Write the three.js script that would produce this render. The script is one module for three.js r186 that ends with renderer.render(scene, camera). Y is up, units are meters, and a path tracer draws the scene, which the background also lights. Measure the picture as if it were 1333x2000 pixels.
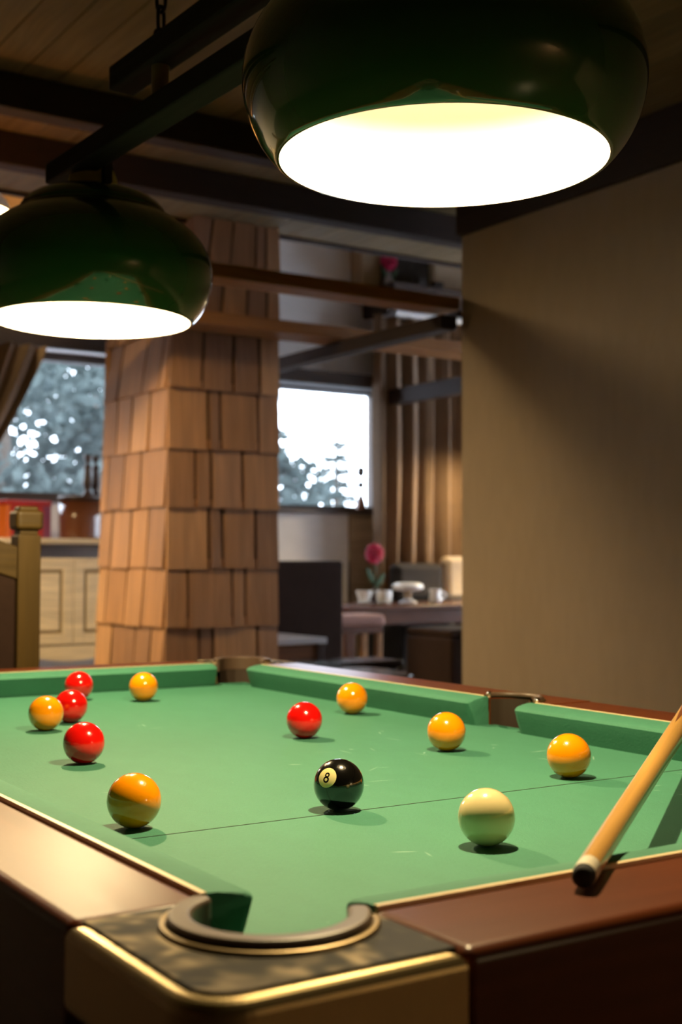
import * as THREE from 'three';
import { RoundedBoxGeometry } from 'three/addons/geometries/RoundedBoxGeometry.js';
import { mergeGeometries, mergeVertices, toCreasedNormals } from 'three/addons/utils/BufferGeometryUtils.js';

// ------------------------------------------------------------------ camera, sky, exposure
const scene = new THREE.Scene();
const EYE = 1.05;                                   // camera height above the floor; heights below are given from it
const camera = new THREE.PerspectiveCamera(43.764, 1333 / 2000, 0.05, 200);
camera.rotation.order = 'YXZ';
camera.position.set(0, EYE, 0);
camera.rotation.set(THREE.MathUtils.degToRad(2.196), THREE.MathUtils.degToRad(-33.063), THREE.MathUtils.degToRad(0.159));
camera.focus = 1.29;
camera.userData.fStop = 6.6;
camera.updateMatrixWorld(true);

scene.background = new THREE.Color().setRGB(0.80, 0.92, 1.08);   // bright overcast
scene.backgroundIntensity = 8;

const renderer = new THREE.WebGLRenderer({ antialias: true });
renderer.toneMapping = THREE.LinearToneMapping;
renderer.toneMappingExposure = 1.1;
renderer.outputColorSpace = THREE.SRGBColorSpace;
renderer.shadowMap.enabled = true;

const WARM = new THREE.Color().setRGB(1.0, 0.76, 0.39);          // colour of the lamps
const LAMP_POWER = 4.3, CONE_POWER = 6.5, SIDE_FILL_POWER = 12, DINING_FILL_POWER = 4, BACK_FILL_POWER = 3, TABLE_LAMP_POWER = 8, WALL_FILL_POWER = 1.0;

// ------------------------------------------------------------------ helpers
const H = (h) => EYE + h;
function rng(seed) { let a = seed >>> 0; return () => { a = (a + 0x6D2B79F5) | 0; let t = Math.imul(a ^ (a >>> 15), 1 | a); t = (t + Math.imul(t ^ (t >>> 7), 61 | t)) ^ t; return ((t ^ (t >>> 14)) >>> 0) / 4294967296; }; }
const used = {};
function numbered(n) { if (!(n in used)) { used[n] = 0; return n; } used[n]++; return n + '_' + String(used[n]).padStart(3, '0'); }
function shade(o) { o.castShadow = true; o.receiveShadow = true; return o; }
function part(name, geo, mat, parent) { const m = shade(new THREE.Mesh(geo, mat)); m.name = name; parent.add(m); return m; }
function tag(o, label, category, group) { o.userData.label = label; o.userData.category = category; if (group) o.userData.group = group; return o; }
function thing(name, label, category, p = [0, 0, 0], turn = 0, group) {
  const g = new THREE.Group(); g.name = numbered(name); g.position.set(...p); g.rotation.y = turn; scene.add(g); return tag(g, label, category, group);
}
function solid(name, geo, mat, label, category, p = [0, 0, 0], group) {
  const m = shade(new THREE.Mesh(geo, mat)); m.name = numbered(name); m.position.set(...p); scene.add(m); return tag(m, label, category, group);
}
function struct(name, geo, mat) { const m = shade(new THREE.Mesh(geo, mat)); m.name = name; m.userData.kind = 'structure'; scene.add(m); return m; }
const clean = (g) => { g = g.index ? g.toNonIndexed() : g; for (const k of Object.keys(g.attributes)) if (!['position', 'normal', 'uv'].includes(k)) g.deleteAttribute(k); return g; };
const merge = (list) => mergeGeometries(list.map(clean));
// uv in metres: u along the grain axis, v across it
function uvm(geo, grain = 'x', du = 0, dv = 0) {
  const g = clean(geo), p = g.attributes.position, n = g.attributes.normal, uv = new Float32Array(p.count * 2);
  for (let t = 0; t < p.count; t += 3) {
    let nx = 0, ny = 0, nz = 0;
    for (let k = 0; k < 3; k++) { nx += Math.abs(n.getX(t + k)); ny += Math.abs(n.getY(t + k)); nz += Math.abs(n.getZ(t + k)); }
    const ax = nx >= ny && nx >= nz ? 'x' : ny >= nz ? 'y' : 'z', rest = ['x', 'y', 'z'].filter((a) => a !== ax);
    const ua = rest.includes(grain) ? grain : rest[0], va = rest.find((a) => a !== ua), get = { x: (i) => p.getX(i), y: (i) => p.getY(i), z: (i) => p.getZ(i) };
    for (let k = 0; k < 3; k++) { uv[(t + k) * 2] = get[ua](t + k) + du; uv[(t + k) * 2 + 1] = get[va](t + k) + dv; }
  }
  g.setAttribute('uv', new THREE.BufferAttribute(uv, 2)); return g;
}
// box given by its limits
function bx(x0, x1, y0, y1, z0, z1, r = 0, grain = 'x') {
  const w = x1 - x0, h = y1 - y0, d = z1 - z0;
  const g = r > 0 ? new RoundedBoxGeometry(w, h, d, 2, r) : new THREE.BoxGeometry(w, h, d);
  g.translate((x0 + x1) / 2, (y0 + y1) / 2, (z0 + z1) / 2); return uvm(g, grain);
}
function lathe(pts, seg = 48, smooth = true) { const g = new THREE.LatheGeometry(pts.map(([r, y]) => new THREE.Vector2(r, y)), seg); return smooth ? g : toCreasedNormals(g, 0.5); }
function tube(pts, r, seg = 40, rad = 10) { return new THREE.TubeGeometry(new THREE.CatmullRomCurve3(pts.map((p) => new THREE.Vector3(...p))), seg, r, rad, false); }
function extrude(shape, depth, bevel = 0, seg = 3, curve = 24) {   // shape in (x, -z), raised along y from 0 to depth
  const g = new THREE.ExtrudeGeometry(shape, { depth: depth - 2 * bevel, bevelEnabled: bevel > 0, bevelThickness: bevel, bevelSize: bevel, bevelOffset: -bevel, bevelSegments: seg, curveSegments: curve });
  g.translate(0, 0, bevel); g.rotateX(-Math.PI / 2); return g;
}

// ------------------------------------------------------------------ procedural textures
function noise2(seed, per) {      // value noise that repeats every «per» cells
  const r = rng(seed), n = 64, tab = Array.from({ length: n * n }, () => r());
  return (x, y, px = per, py = per) => {
    const xi = Math.floor(x), yi = Math.floor(y), fx = x - xi, fy = y - yi, s = fx * fx * (3 - 2 * fx), t = fy * fy * (3 - 2 * fy);
    const at = (i, j) => tab[((((j % py) + py) % py) % n) * n + ((((i % px) + px) % px) % n)];
    return (at(xi, yi) * (1 - s) + at(xi + 1, yi) * s) * (1 - t) + (at(xi, yi + 1) * (1 - s) + at(xi + 1, yi + 1) * s) * t;
  };
}
const enc = (l) => { l = Math.min(1, Math.max(0, l)); return 255 * (l <= 0.0031308 ? 12.92 * l : 1.055 * Math.pow(l, 1 / 2.4) - 0.055); };
function tex(w, h, fn, { srgb = true, rx = 1, ry = 1 } = {}) {   // fn(u, v) -> value or [r, g, b], linear 0..1
  const d = new Uint8Array(w * h * 4);
  for (let j = 0; j < h; j++) for (let i = 0; i < w; i++) {
    const c = fn(i / w, j / h), k = (j * w + i) * 4, a = Array.isArray(c) ? c : [c, c, c];
    for (let q = 0; q < 3; q++) d[k + q] = srgb ? enc(a[q]) : 255 * Math.min(1, Math.max(0, a[q]));
    d[k + 3] = 255;
  }
  const t = new THREE.DataTexture(d, w, h, THREE.RGBAFormat); t.wrapS = t.wrapT = THREE.RepeatWrapping; t.magFilter = THREE.LinearFilter; t.minFilter = THREE.LinearMipmapLinearFilter; t.generateMipmaps = true;
  t.colorSpace = srgb ? THREE.SRGBColorSpace : THREE.NoColorSpace; t.repeat.set(rx, ry); t.needsUpdate = true; return t;
}
const nA = noise2(11, 64), nB = noise2(23, 64), nC = noise2(37, 64);
// wood grain along u, tile 1 m x 0.5 m, neutral multiplier
const grainFn = (u, v) => { const w = nA(u * 4, v * 8, 4, 8) * 0.9; const streak = nB(u * 6 + w, v * 60 + w * 6, 6, 60), fine = nC(u * 16, v * 63, 16, 63), broad = nA(u * 3, v * 12 + w * 2, 3, 12); return 0.62 + 0.30 * streak * (0.6 + 0.4 * fine) + 0.22 * broad; };
const woodMap = tex(1024, 512, grainFn, { rx: 1, ry: 2 });
const woodBump = tex(512, 512, (u, v) => nB(u * 8, v * 60, 8, 60) * 0.6 + nC(u * 30, v * 63, 30, 63) * 0.4, { srgb: false, rx: 1, ry: 2 });
const feltMap = tex(1024, 1024, (u, v) => { const f = nC(u * 63, v * 63, 63, 63), b = nA(u * 9, v * 9, 9, 9); let h = Math.sin(u * 91234.5 + v * 47123.7) * 43758.5; h -= Math.floor(h); return 0.84 + 0.06 * f + 0.06 * b + 0.10 * (h - 0.5); }, { rx: 2.5, ry: 2.5 });
const feltBump = tex(512, 512, (u, v) => { let h = Math.sin(u * 9123.45 + v * 4712.37) * 43758.5; h -= Math.floor(h); return h * 0.6 + nC(u * 60, v * 60, 60, 60) * 0.4; }, { srgb: false, rx: 6, ry: 6 });
const plasterMap = tex(512, 512, (u, v) => 0.90 + 0.06 * nA(u * 5, v * 5, 5, 5) + 0.06 * nB(u * 12, v * 40, 12, 40));
const plasterBump = tex(512, 512, (u, v) => 0.5 * nB(u * 14, v * 60, 14, 60) + 0.3 * nC(u * 40, v * 63, 40, 63) + 0.2 * nA(u * 8, v * 10, 8, 10), { srgb: false, rx: 2, ry: 2 });
const marbleMap = tex(512, 512, (u, v) => { const w = nA(u * 6, v * 6, 6, 6), m = nB(u * 14 + w * 4, v * 14, 14, 14) * 0.55 + nC(u * 30, v * 30 + w * 3, 30, 30) * 0.45; const s = Math.pow(Math.max(0, (m - 0.32) / 0.5), 1.8); return [0.014 + 0.28 * s, 0.012 + 0.215 * s, 0.010 + 0.135 * s]; }, { rx: 4, ry: 4 });
const weaveBump = tex(256, 256, (u, v) => 0.5 + 0.25 * Math.sin(u * Math.PI * 2 * 64) + 0.25 * Math.sin(v * Math.PI * 2 * 64), { srgb: false, rx: 4, ry: 4 });
const clothMap = tex(512, 512, (u, v) => 0.82 + 0.12 * nB(u * 50, v * 50, 50, 50) + 0.1 * nA(u * 8, v * 8, 8, 8), { rx: 2, ry: 2 });

// the bed's own map: felt with a few chalk scuffs, over 0.91 m x 1.683 m
const scuffs = [];
{ const q = rng(99); const at = [[1.02, -1.36], [1.10, -1.19], [1.13, -1.02], [1.02, -0.95], [0.93, -1.42], [0.86, -1.30], [0.80, -0.98], [0.78, -1.22], [1.15, -1.30], [0.70, -0.90], [1.06, -1.50], [0.96, -0.86], [0.60, -1.30], [0.83, -1.75]];
  for (const [x, z] of at) for (let k = 0; k < 3; k++) scuffs.push([x + (q() - 0.5) * 0.12 - 0.357, -(z + (q() - 0.5) * 0.10) - 0.627, q() * 3.14, 0.004 + q() * 0.016, 0.0007 + q() * 0.0014, 0.16 + q() * 0.24]);
  for (let k = 0; k < 60; k++) scuffs.push([q() * 0.91, q() * 1.683, 0, 0.0008, 0.0008, 0.10 + q() * 0.25]); }
const bedMap = tex(1024, 2048, (u, v) => { let h = Math.sin(u * 91234.5 + v * 47123.7) * 43758.5; h -= Math.floor(h); const x = u * 0.91, y = v * 1.683; const k = 0.86 + 0.05 * nC(u * 60, v * 63, 60, 63) + 0.06 * nA(u * 7, v * 12, 7, 12) + 0.12 * (h - 0.5); let c = 0;
  for (const [a, b, t, L, W, o] of scuffs) { const dx = x - a, dy = y - b; if (Math.abs(dx) > 0.024 || Math.abs(dy) > 0.024) continue; const p = dx * Math.cos(t) + dy * Math.sin(t), q = -dx * Math.sin(t) + dy * Math.cos(t), e = (p / L) ** 2 + (q / W) ** 2; if (e < 1) c = Math.max(c, o * (1 - e)); }
  return [k * 0.042 + c * 0.6, k * 0.195 + c * 0.7, k * 0.122 + c * 0.65]; });
const rgb = (r, g, b) => new THREE.Color().setRGB(r, g, b);
const std = (c, rough, o = {}) => new THREE.MeshStandardMaterial({ color: rgb(...c), roughness: rough, ...o });
const phy = (c, rough, o = {}) => new THREE.MeshPhysicalMaterial({ color: rgb(...c), roughness: rough, ...o });
const wood = (c, rough, o = {}) => phy(c, rough, { map: woodMap, bumpMap: woodBump, bumpScale: 0.0006, ...o });
const M = {
  felt: phy([0.042, 0.195, 0.122], 0.80, { specularIntensity: 0.8, map: feltMap, bumpMap: feltBump, bumpScale: 0.0003 }),
  bed: phy([1, 1, 1], 0.75, { specularIntensity: 0.8, map: bedMap, bumpMap: feltBump, bumpScale: 0.0003 }),
  railWood: wood([0.115, 0.027, 0.007], 0.32, { specularIntensity: 0.58, bumpScale: 0.0001 }),
  bodyWood: wood([0.045, 0.014, 0.009], 0.45),
  inlay: phy([0.72, 0.56, 0.34], 0.4),
  marble: phy([1, 1, 1], 0.6, { map: marbleMap, specularIntensity: 0.18 }),
  brass: phy([0.62, 0.47, 0.24], 0.22, { metalness: 1 }),
  castSide: phy([0.62, 0.47, 0.24], 0.25, { metalness: 0.85 }),
  lip: phy([0.20, 0.14, 0.065], 0.42, { metalness: 0.8 }),
  chrome: phy([0.75, 0.75, 0.76], 0.12, { metalness: 1 }),
  rim: phy([0.085, 0.052, 0.034], 0.45),
  liner: std([0.030, 0.017, 0.009], 0.7),
  line: std([0.012, 0.020, 0.010], 0.9),
  green: phy([0.026, 0.085, 0.022], 0.16, { clearcoat: 1, clearcoatRoughness: 0.05 }),
  white: std([0.80, 0.77, 0.70], 0.55),
  lining: std([0.34, 0.32, 0.31], 0.6),
  olive: std([0.80, 0.70, 0.17], 0.5),
  dark: std([0.018, 0.013, 0.012], 0.6),
  iron: phy([0.05, 0.045, 0.04], 0.45, { metalness: 0.8 }),
  beam: wood([0.035, 0.017, 0.011], 0.75),
  rack: wood([0.040, 0.027, 0.026], 0.8, { specularIntensity: 0.4 }),
  dowel: wood([0.34, 0.25, 0.11], 0.6),
  ceil: [0, 1, 2].map((k) => wood([[0.27, 0.20, 0.095], [0.245, 0.18, 0.083], [0.29, 0.215, 0.105]][k], 0.7)),
  plank: wood([0.38, 0.16, 0.038], 0.55),
  cedar: [[0.48, 0.240, 0.108], [0.40, 0.195, 0.084], [0.55, 0.290, 0.138], [0.45, 0.235, 0.125], [0.31, 0.155, 0.078]].map((c) => wood(c, 0.62, { bumpScale: 0.0012 })),
  core: std([0.05, 0.028, 0.016], 0.9),
  wall: std([0.37, 0.28, 0.20], 0.85, { map: plasterMap, bumpMap: plasterBump, bumpScale: 0.0018 }),
  panelling: wood([0.10, 0.06, 0.035], 0.7),
  greywall: std([0.76, 0.71, 0.69], 0.85, { map: plasterMap }),
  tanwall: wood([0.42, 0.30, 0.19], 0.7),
  pine: wood([0.55, 0.28, 0.10], 0.6),
  trim: std([0.75, 0.72, 0.70], 0.5),
  floor: wood([0.05, 0.031, 0.022], 0.32),
  curtain: phy([0.20, 0.125, 0.075], 0.85, { map: clothMap, bumpMap: weaveBump, bumpScale: 0.0004, sheen: 0.3, sheenColor: rgb(0.4, 0.3, 0.2), side: THREE.DoubleSide }),
  glass: new THREE.MeshPhysicalMaterial({ color: 0xffffff, roughness: 0, transmission: 1, thickness: 0, ior: 1.45 }),
  frame: wood([0.06, 0.035, 0.024], 0.5),
  leather: phy([0.036, 0.020, 0.015], 0.75, { map: clothMap, specularIntensity: 0.15 }),
  cushionDark: phy([0.015, 0.010, 0.008], 0.9, { map: clothMap, bumpMap: weaveBump, bumpScale: 0.0005 }),
  cushionBeige: phy([0.46, 0.36, 0.26], 0.9, { map: clothMap, bumpMap: weaveBump, bumpScale: 0.0005 }),
  cushionRose: phy([0.42, 0.22, 0.18], 0.8, { map: clothMap }),
  china: phy([0.90, 0.89, 0.86], 0.2, { clearcoat: 0.5 }),
  tableWood: wood([0.13, 0.042, 0.022], 0.25),
  cabinet: wood([0.24, 0.095, 0.035], 0.4),
  paleTop: phy([0.66, 0.66, 0.70], 0.3),
  darkGloss: phy([0.022, 0.016, 0.014], 0.18),
  cream: wood([0.90, 0.73, 0.50], 0.55, { bumpScale: 0.0002 }),
  groove: std([0.30, 0.22, 0.13], 0.7),
  grey: std([0.30, 0.28, 0.29], 0.8),
  chairWood: wood([0.075, 0.042, 0.005], 0.5),
  red: phy([0.45, 0.022, 0.015], 0.35),
  purple: phy([0.22, 0.035, 0.10], 0.4),
  orange: phy([0.65, 0.14, 0.02], 0.4),
  brownGloss: phy([0.15, 0.050, 0.022], 0.22, { clearcoat: 0.6 }),
  turned: phy([0.05, 0.024, 0.016], 0.4),
  pink: std([0.50, 0.012, 0.075], 0.6),
  leaf: std([0.03, 0.07, 0.03], 0.7),
  maple: wood([0.72, 0.39, 0.10], 0.30, { clearcoat: 0.6, clearcoatRoughness: 0.2, bumpScale: 0.0001 }),
  ferrule: std([0.62, 0.56, 0.44], 0.5),
  tip: std([0.012, 0.014, 0.018], 0.85),
  splice: wood([0.22, 0.065, 0.022], 0.30, { clearcoat: 0.6, clearcoatRoughness: 0.2, bumpScale: 0.0001 }),
  shadeCream: phy([0.80, 0.70, 0.52], 0.9, { side: THREE.DoubleSide }),
  bark: std([0.09, 0.07, 0.055], 0.9),
  needles: std([0.105, 0.135, 0.130], 0.9, { side: THREE.DoubleSide }),
  snow: std([0.72, 0.76, 0.82], 0.9),
};
const glow = (k) => new THREE.MeshStandardMaterial({ color: 0x000000, emissive: WARM.clone(), emissiveIntensity: k, roughness: 0.5 });
M.bulb = glow(5); M.bulbSoft = glow(1.6);

// ------------------------------------------------------------------ the room shell
const HC = 1.55;                                     // ceiling boards
const X0 = -2.2, X1 = 7.4, Z0 = 1.7, ZB = -7.31, XR = 3.30, ZC = -4.15;
struct('floor', merge([bx(X0 - 0.3, XR + 0.18, -0.12, 0, ZB - 0.3, Z0 + 0.3), bx(XR + 0.18, X1 + 0.3, -0.12, 0, ZB - 0.3, -2.5)]), M.floor);
function wallWithHoles(axis, at, thick, a0, a1, y0, y1, holes) {   // axis 'x': wall runs along x at z = at
  const list = [], cuts = [...holes].sort((p, q) => p[0] - q[0]); let a = a0;
  const add = (p, q, b, t) => { if (q - p > 1e-4 && t - b > 1e-4) list.push(axis === 'x' ? bx(p, q, b, t, at - thick, at) : bx(at - thick, at, b, t, p, q)); };
  for (const [p, q, b, t] of cuts) { add(a, p, y0, y1); add(p, q, y0, b); add(p, q, t, y1); a = q; }
  add(a, a1, y0, y1); return merge(list);
}
const W1 = [0.7, 3.35, H(0.375), H(1.262)], W2 = [3.75, 5.16, H(0.35), H(1.22)];
struct('wall_back', wallWithHoles('x', ZB, 0.28, X0 - 0.3, X1 + 0.3, 0, H(2.6), [W1, W2]), M.greywall);
struct('wall_left', bx(X0 - 0.28, X0, 0, H(2.6), ZB, Z0), M.panelling);
struct('wall_front', bx(X0 - 0.28, XR + 0.18, 0, H(1.9), Z0, Z0 + 0.25), M.panelling);
struct('wall_right', bx(XR, XR + 0.18, 0, H(HC + 0.03), ZC, Z0, 0, 'y'), M.wall);
const W4 = [-6.9, -3.2, H(-0.4), H(1.4)];
struct('wall_dining', wallWithHoles('z', X1 + 0.28, 0.28, ZB, Z0, 0, H(2.6), [W4]), M.greywall);
struct('wall_partition', bx(XR + 0.18, X1, 0, H(HC + 0.03), -2.75, -2.5), M.greywall);
// ceiling: a slab with one board per plank
const ceiling = struct('ceiling', merge([bx(X0 - 0.28, XR + 0.18, H(HC + 0.02), H(HC + 0.2), -5.20, Z0 + 0.25), bx(XR + 0.18, X1 + 0.28, H(HC + 0.02), H(HC + 0.2), -5.20, -2.5)]), M.core);
{
  const r = rng(5); let x = X0 - 0.1, i = 0;
  while (x < X1) { const w = 0.125; part('ceiling_board', bx(x + 0.001, x + w - 0.001, H(HC), H(HC + 0.02), -5.20, x > XR + 0.1 ? -2.5 : Z0, 0.004, 'z').translate(0, 0, 0), M.ceil[Math.floor(r() * 3)], ceiling); x += w; i++; }
}
struct('ceiling_dining', bx(X0 - 0.28, X1 + 0.28, H(2.6), H(2.75), ZB - 0.28, -5.0), M.ceil[1]);
struct('trim_1', bx(X0, X1, H(HC - 0.012), H(2.6), -5.235, -5.20, 0, 'x'), M.beam);                 // edge of the flat ceiling
struct('trim_2', bx(XR - 0.03, XR + 0.001, H(1.355), H(HC), ZC, Z0, 0, 'z'), M.beam);               // plate along the top of the right wall
struct('trim_3', bx(3.3, 4.80, H(2.19), H(2.235), ZB, ZB + 0.06, 0.008), M.trim);                   // cornice
struct('trim_4', bx(3.4, 4.79, H(-0.025), H(0.005), ZB, ZB + 0.03, 0.006), M.trim);
struct('trim_5', bx(4.775, 4.80, 0, H(-0.005), ZB, ZB + 0.035, 0.006), M.trim);
struct('trim_6', bx(4.82, 5.10, 0, H(0.33), ZB, ZB + 0.02), M.tanwall);                             // warm lamplight on the wall below the window, put in as tan colour
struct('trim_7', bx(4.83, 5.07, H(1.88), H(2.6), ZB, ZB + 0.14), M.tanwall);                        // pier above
struct('trim_9', bx(X0, 3.2, H(1.262), H(1.46), ZB, ZB + 0.05), M.beam);
struct('trim_8', bx(X0, 3.2, H(1.45), H(2.6), ZB, ZB + 0.03), M.pine);                              // pine boarding above the left window
function windowUnit(name, axis, at, [a0, a1, b, t], sillMat) {
  const f = 0.05, lim = axis === 'x' ? (p, q, y0, y1, d0, d1) => bx(p, q, y0, y1, at + d0, at + d1) : (p, q, y0, y1, d0, d1) => bx(at + d0, at + d1, y0, y1, p, q);
  const root = struct(name, merge([lim(a0, a1, t - f, t, -0.2, -0.1), lim(a0, a1, b, b + 0.03, -0.2, -0.1), lim(a0, a0 + f, b, t, -0.2, -0.1), lim(a1 - f, a1, b, t, -0.2, -0.1)]), M.frame);
  part('window_pane', lim(a0 + f, a1 - f, b + 0.03, t - f, -0.152, -0.148), M.glass, root);
  part('window_sill', lim(a0 - 0.03, a1 + 0.03, b - 0.03, b + 0.002, -0.1, 0.06), sillMat, root);
  return root;
}
windowUnit('window_1', 'x', ZB, W1, M.frame);
windowUnit('window_2', 'x', ZB, W2, M.frame);
{ const root = struct('added_window_3', merge([bx(X1 + 0.1, X1 + 0.2, W4[2], W4[3], W4[0], W4[0] + 0.05), bx(X1 + 0.1, X1 + 0.2, W4[2], W4[3], W4[1] - 0.05, W4[1])]), M.frame);  // window added out of view to send daylight along the back wall
  part('window_pane', bx(X1 + 0.148, X1 + 0.152, W4[2], W4[3], W4[0] + 0.05, W4[1] - 0.05), M.glass, root); }

// ------------------------------------------------------------------ beams
solid('ceiling_beam', bx(X0, XR - 0.03, H(1.435), H(HC), -4.01, -3.92, 0.006), M.beam, 'dark ceiling beam nearer the pool table, crossing the pale ceiling boards', 'beam');
solid('ceiling_beam', bx(X0, X1, H(1.43), H(HC), -4.56, -4.47, 0.006), M.beam, 'dark ceiling beam farther off, just in front of the top of the shingled column', 'beam');
solid('tie_beam', bx(X0 + 0.1, 3.298, H(1.045), H(1.10), -4.29, -4.155, 0.006), M.plank, 'long brown wooden beam reaching the right wall, upper of the two in front of the column', 'beam');
solid('tie_beam', bx(X0 + 0.1, 6.6, H(1.022), H(1.08), -5.09, -4.90, 0.006), M.plank, 'long brown wooden beam across the column, lower of the two and farther back', 'beam');
solid('cross_beam', bx(3.20, 3.285, H(0.96), H(1.02), -7.1, -4.16, 0.006, 'z'), M.beam, 'dark slanting cross beam running back towards the window under both brown beams', 'beam');
solid('lintel_beam', bx(3.1, 6.8, H(1.165), H(1.255), -7.25, -7.08, 0.008), M.beam, 'dark beam lying across the top of the right-hand window', 'beam');
solid('cross_beam', bx(4.98, 5.06, H(1.06), H(1.165), -7.08, -5.6, 0.006, 'z'), M.beam, 'short dark beam in front of the striped curtain, meeting the window beam', 'beam');

// ------------------------------------------------------------------ shingled column
{
  const col = thing('shingled_column', 'square column clad in rows of brown cedar shingles', 'column', [2.70, 0, -5.46]);
  const cx = 2.70, cz = -5.46, XL = 2.426, XRr = 2.965, ZF = -5.12, ZBk = -5.80, TOPL = 2.555;
  const lean = (h) => h < 0.95 ? XL - 0.012 * Math.max(0, -h) : XL + (TOPL - XL) * (h - 0.95) / 0.6;      // left face leans in near the ceiling
  const backLean = (h) => ZBk - 0.05 * Math.max(0, 0.9 - h);
  part('column_core', (() => { const g = new THREE.BoxGeometry(1, 1, 1, 1, 12, 1), p = g.attributes.position; for (let i = 0; i < p.count; i++) { const y = (p.getY(i) + 0.5) * (EYE + HC), h = y - EYE; p.setXYZ(i, (p.getX(i) < 0 ? lean(h) + 0.012 : XRr - 0.012) - cx, y, (p.getZ(i) > 0 ? ZF - 0.012 : backLean(h) + 0.012) - cz); } g.computeVertexNormals(); return clean(g); })(), M.core, col);
  const rows = [1.56, 1.295, 1.03, 0.764, 0.498, 0.236, -0.035, -0.298, -0.56, -0.82, -1.05].map((b, i, a) => ({ b, t: (i ? a[i - 1] : 1.8) }));
  // fractions of the face width, left to right as seen from the front
  const front = { 1: [0.22, 0.45, 0.72, 0.83], 2: [0.16, 0.42, 0.66, 0.86], 3: [0.285, 0.56, 0.8], 4: [0.355, 0.46, 0.795], 5: [0.245, 0.385, 0.66], 6: [0.365, 0.485, 0.78], 7: [0.19, 0.575, 0.69], 8: [0.295, 0.415, 0.80] };
  const left = { 3: [0.25, 0.65, 0.9], 4: [0.24, 0.48, 0.75], 5: [0.12, 0.38, 0.63], 6: [0.2, 0.5, 0.75], 7: [0.15, 0.45, 0.7], 8: [0.25, 0.6, 0.82] };
  const r = rng(77);
  const auto = () => { const o = []; let f = 0.12 + r() * 0.2; while (f < 0.9) { o.push(f); f += 0.14 + r() * 0.22; } return o; };
  const toneFront = { 7: [0, 1, 0, 1], 5: [1, 1, 3, 0] };
  rows.forEach(({ b, t }, i) => {
    if (i === 0) return;
    const lo = b, hi = Math.min(b + 0.275 + 0.03, HC);
    const make = (p, q, place, k) => {      // a tapered slat: thick at the foot
      const w = q - p - 0.012 - r() * 0.007, low = lo + (r() - 0.5) * 0.008, out = 0.020 + r() * 0.010, th = 0.012 + r() * 0.006, y0 = low, y1 = hi;
      const a = [[-w / 2, y0, out], [w / 2, y0, out], [w / 2, y1, 0.009], [-w / 2, y1, 0.009], [-w / 2, y0, out - th], [w / 2, y0, out - th], [w / 2, y1, 0.001], [-w / 2, y1, 0.001]];
      const j = (r() - 0.5) * 0.004; a[1][2] += j; a[0][2] -= j;
      const f = [[0, 1, 2, 3], [5, 4, 7, 6], [4, 0, 3, 7], [1, 5, 6, 2], [3, 2, 6, 7], [4, 5, 1, 0]], pos = [];
      for (const [A, B, C, D] of f) for (const v of [A, B, C, A, C, D]) { const [s, y, o] = a[v], P = place((p + q) / 2 + s, y, o); pos.push(P[0] - cx, y + EYE, P[1] - cz); }
      const g = new THREE.BufferGeometry(); g.setAttribute('position', new THREE.Float32BufferAttribute(pos, 3)); g.computeVertexNormals();
      part('shingle', uvm(g, 'y', r() * 3, r() * 3), M.cedar[k ?? Math.floor(r() * 5)], col);
    };
    const span = (fr, p, q, place, tones) => { const e = [0, ...fr, 1]; for (let n = 0; n + 1 < e.length; n++) make(p + (q - p) * e[n], p + (q - p) * e[n + 1], place, tones?.[n]); };
    const xl = lean(b), zb = backLean(b);
    span(front[i] ?? auto(), xl - 0.02, XRr + 0.02, (s, y, o) => [s + (lean(y) - xl) * (1 - (s - xl) / (XRr - xl)), ZF + o], toneFront[i]);
    span(left[i] ?? auto(), zb - 0.02, ZF + 0.004, (s, y, o) => [lean(y) - o, s]);
    span(auto(), zb - 0.02, ZF + 0.004, (s, y, o) => [XRr + o, -s + zb + ZF - 0.016]);
    span(auto(), xl - 0.02, XRr + 0.02, (s, y, o) => [-s + xl + XRr, zb - o]);
  });
}

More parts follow.
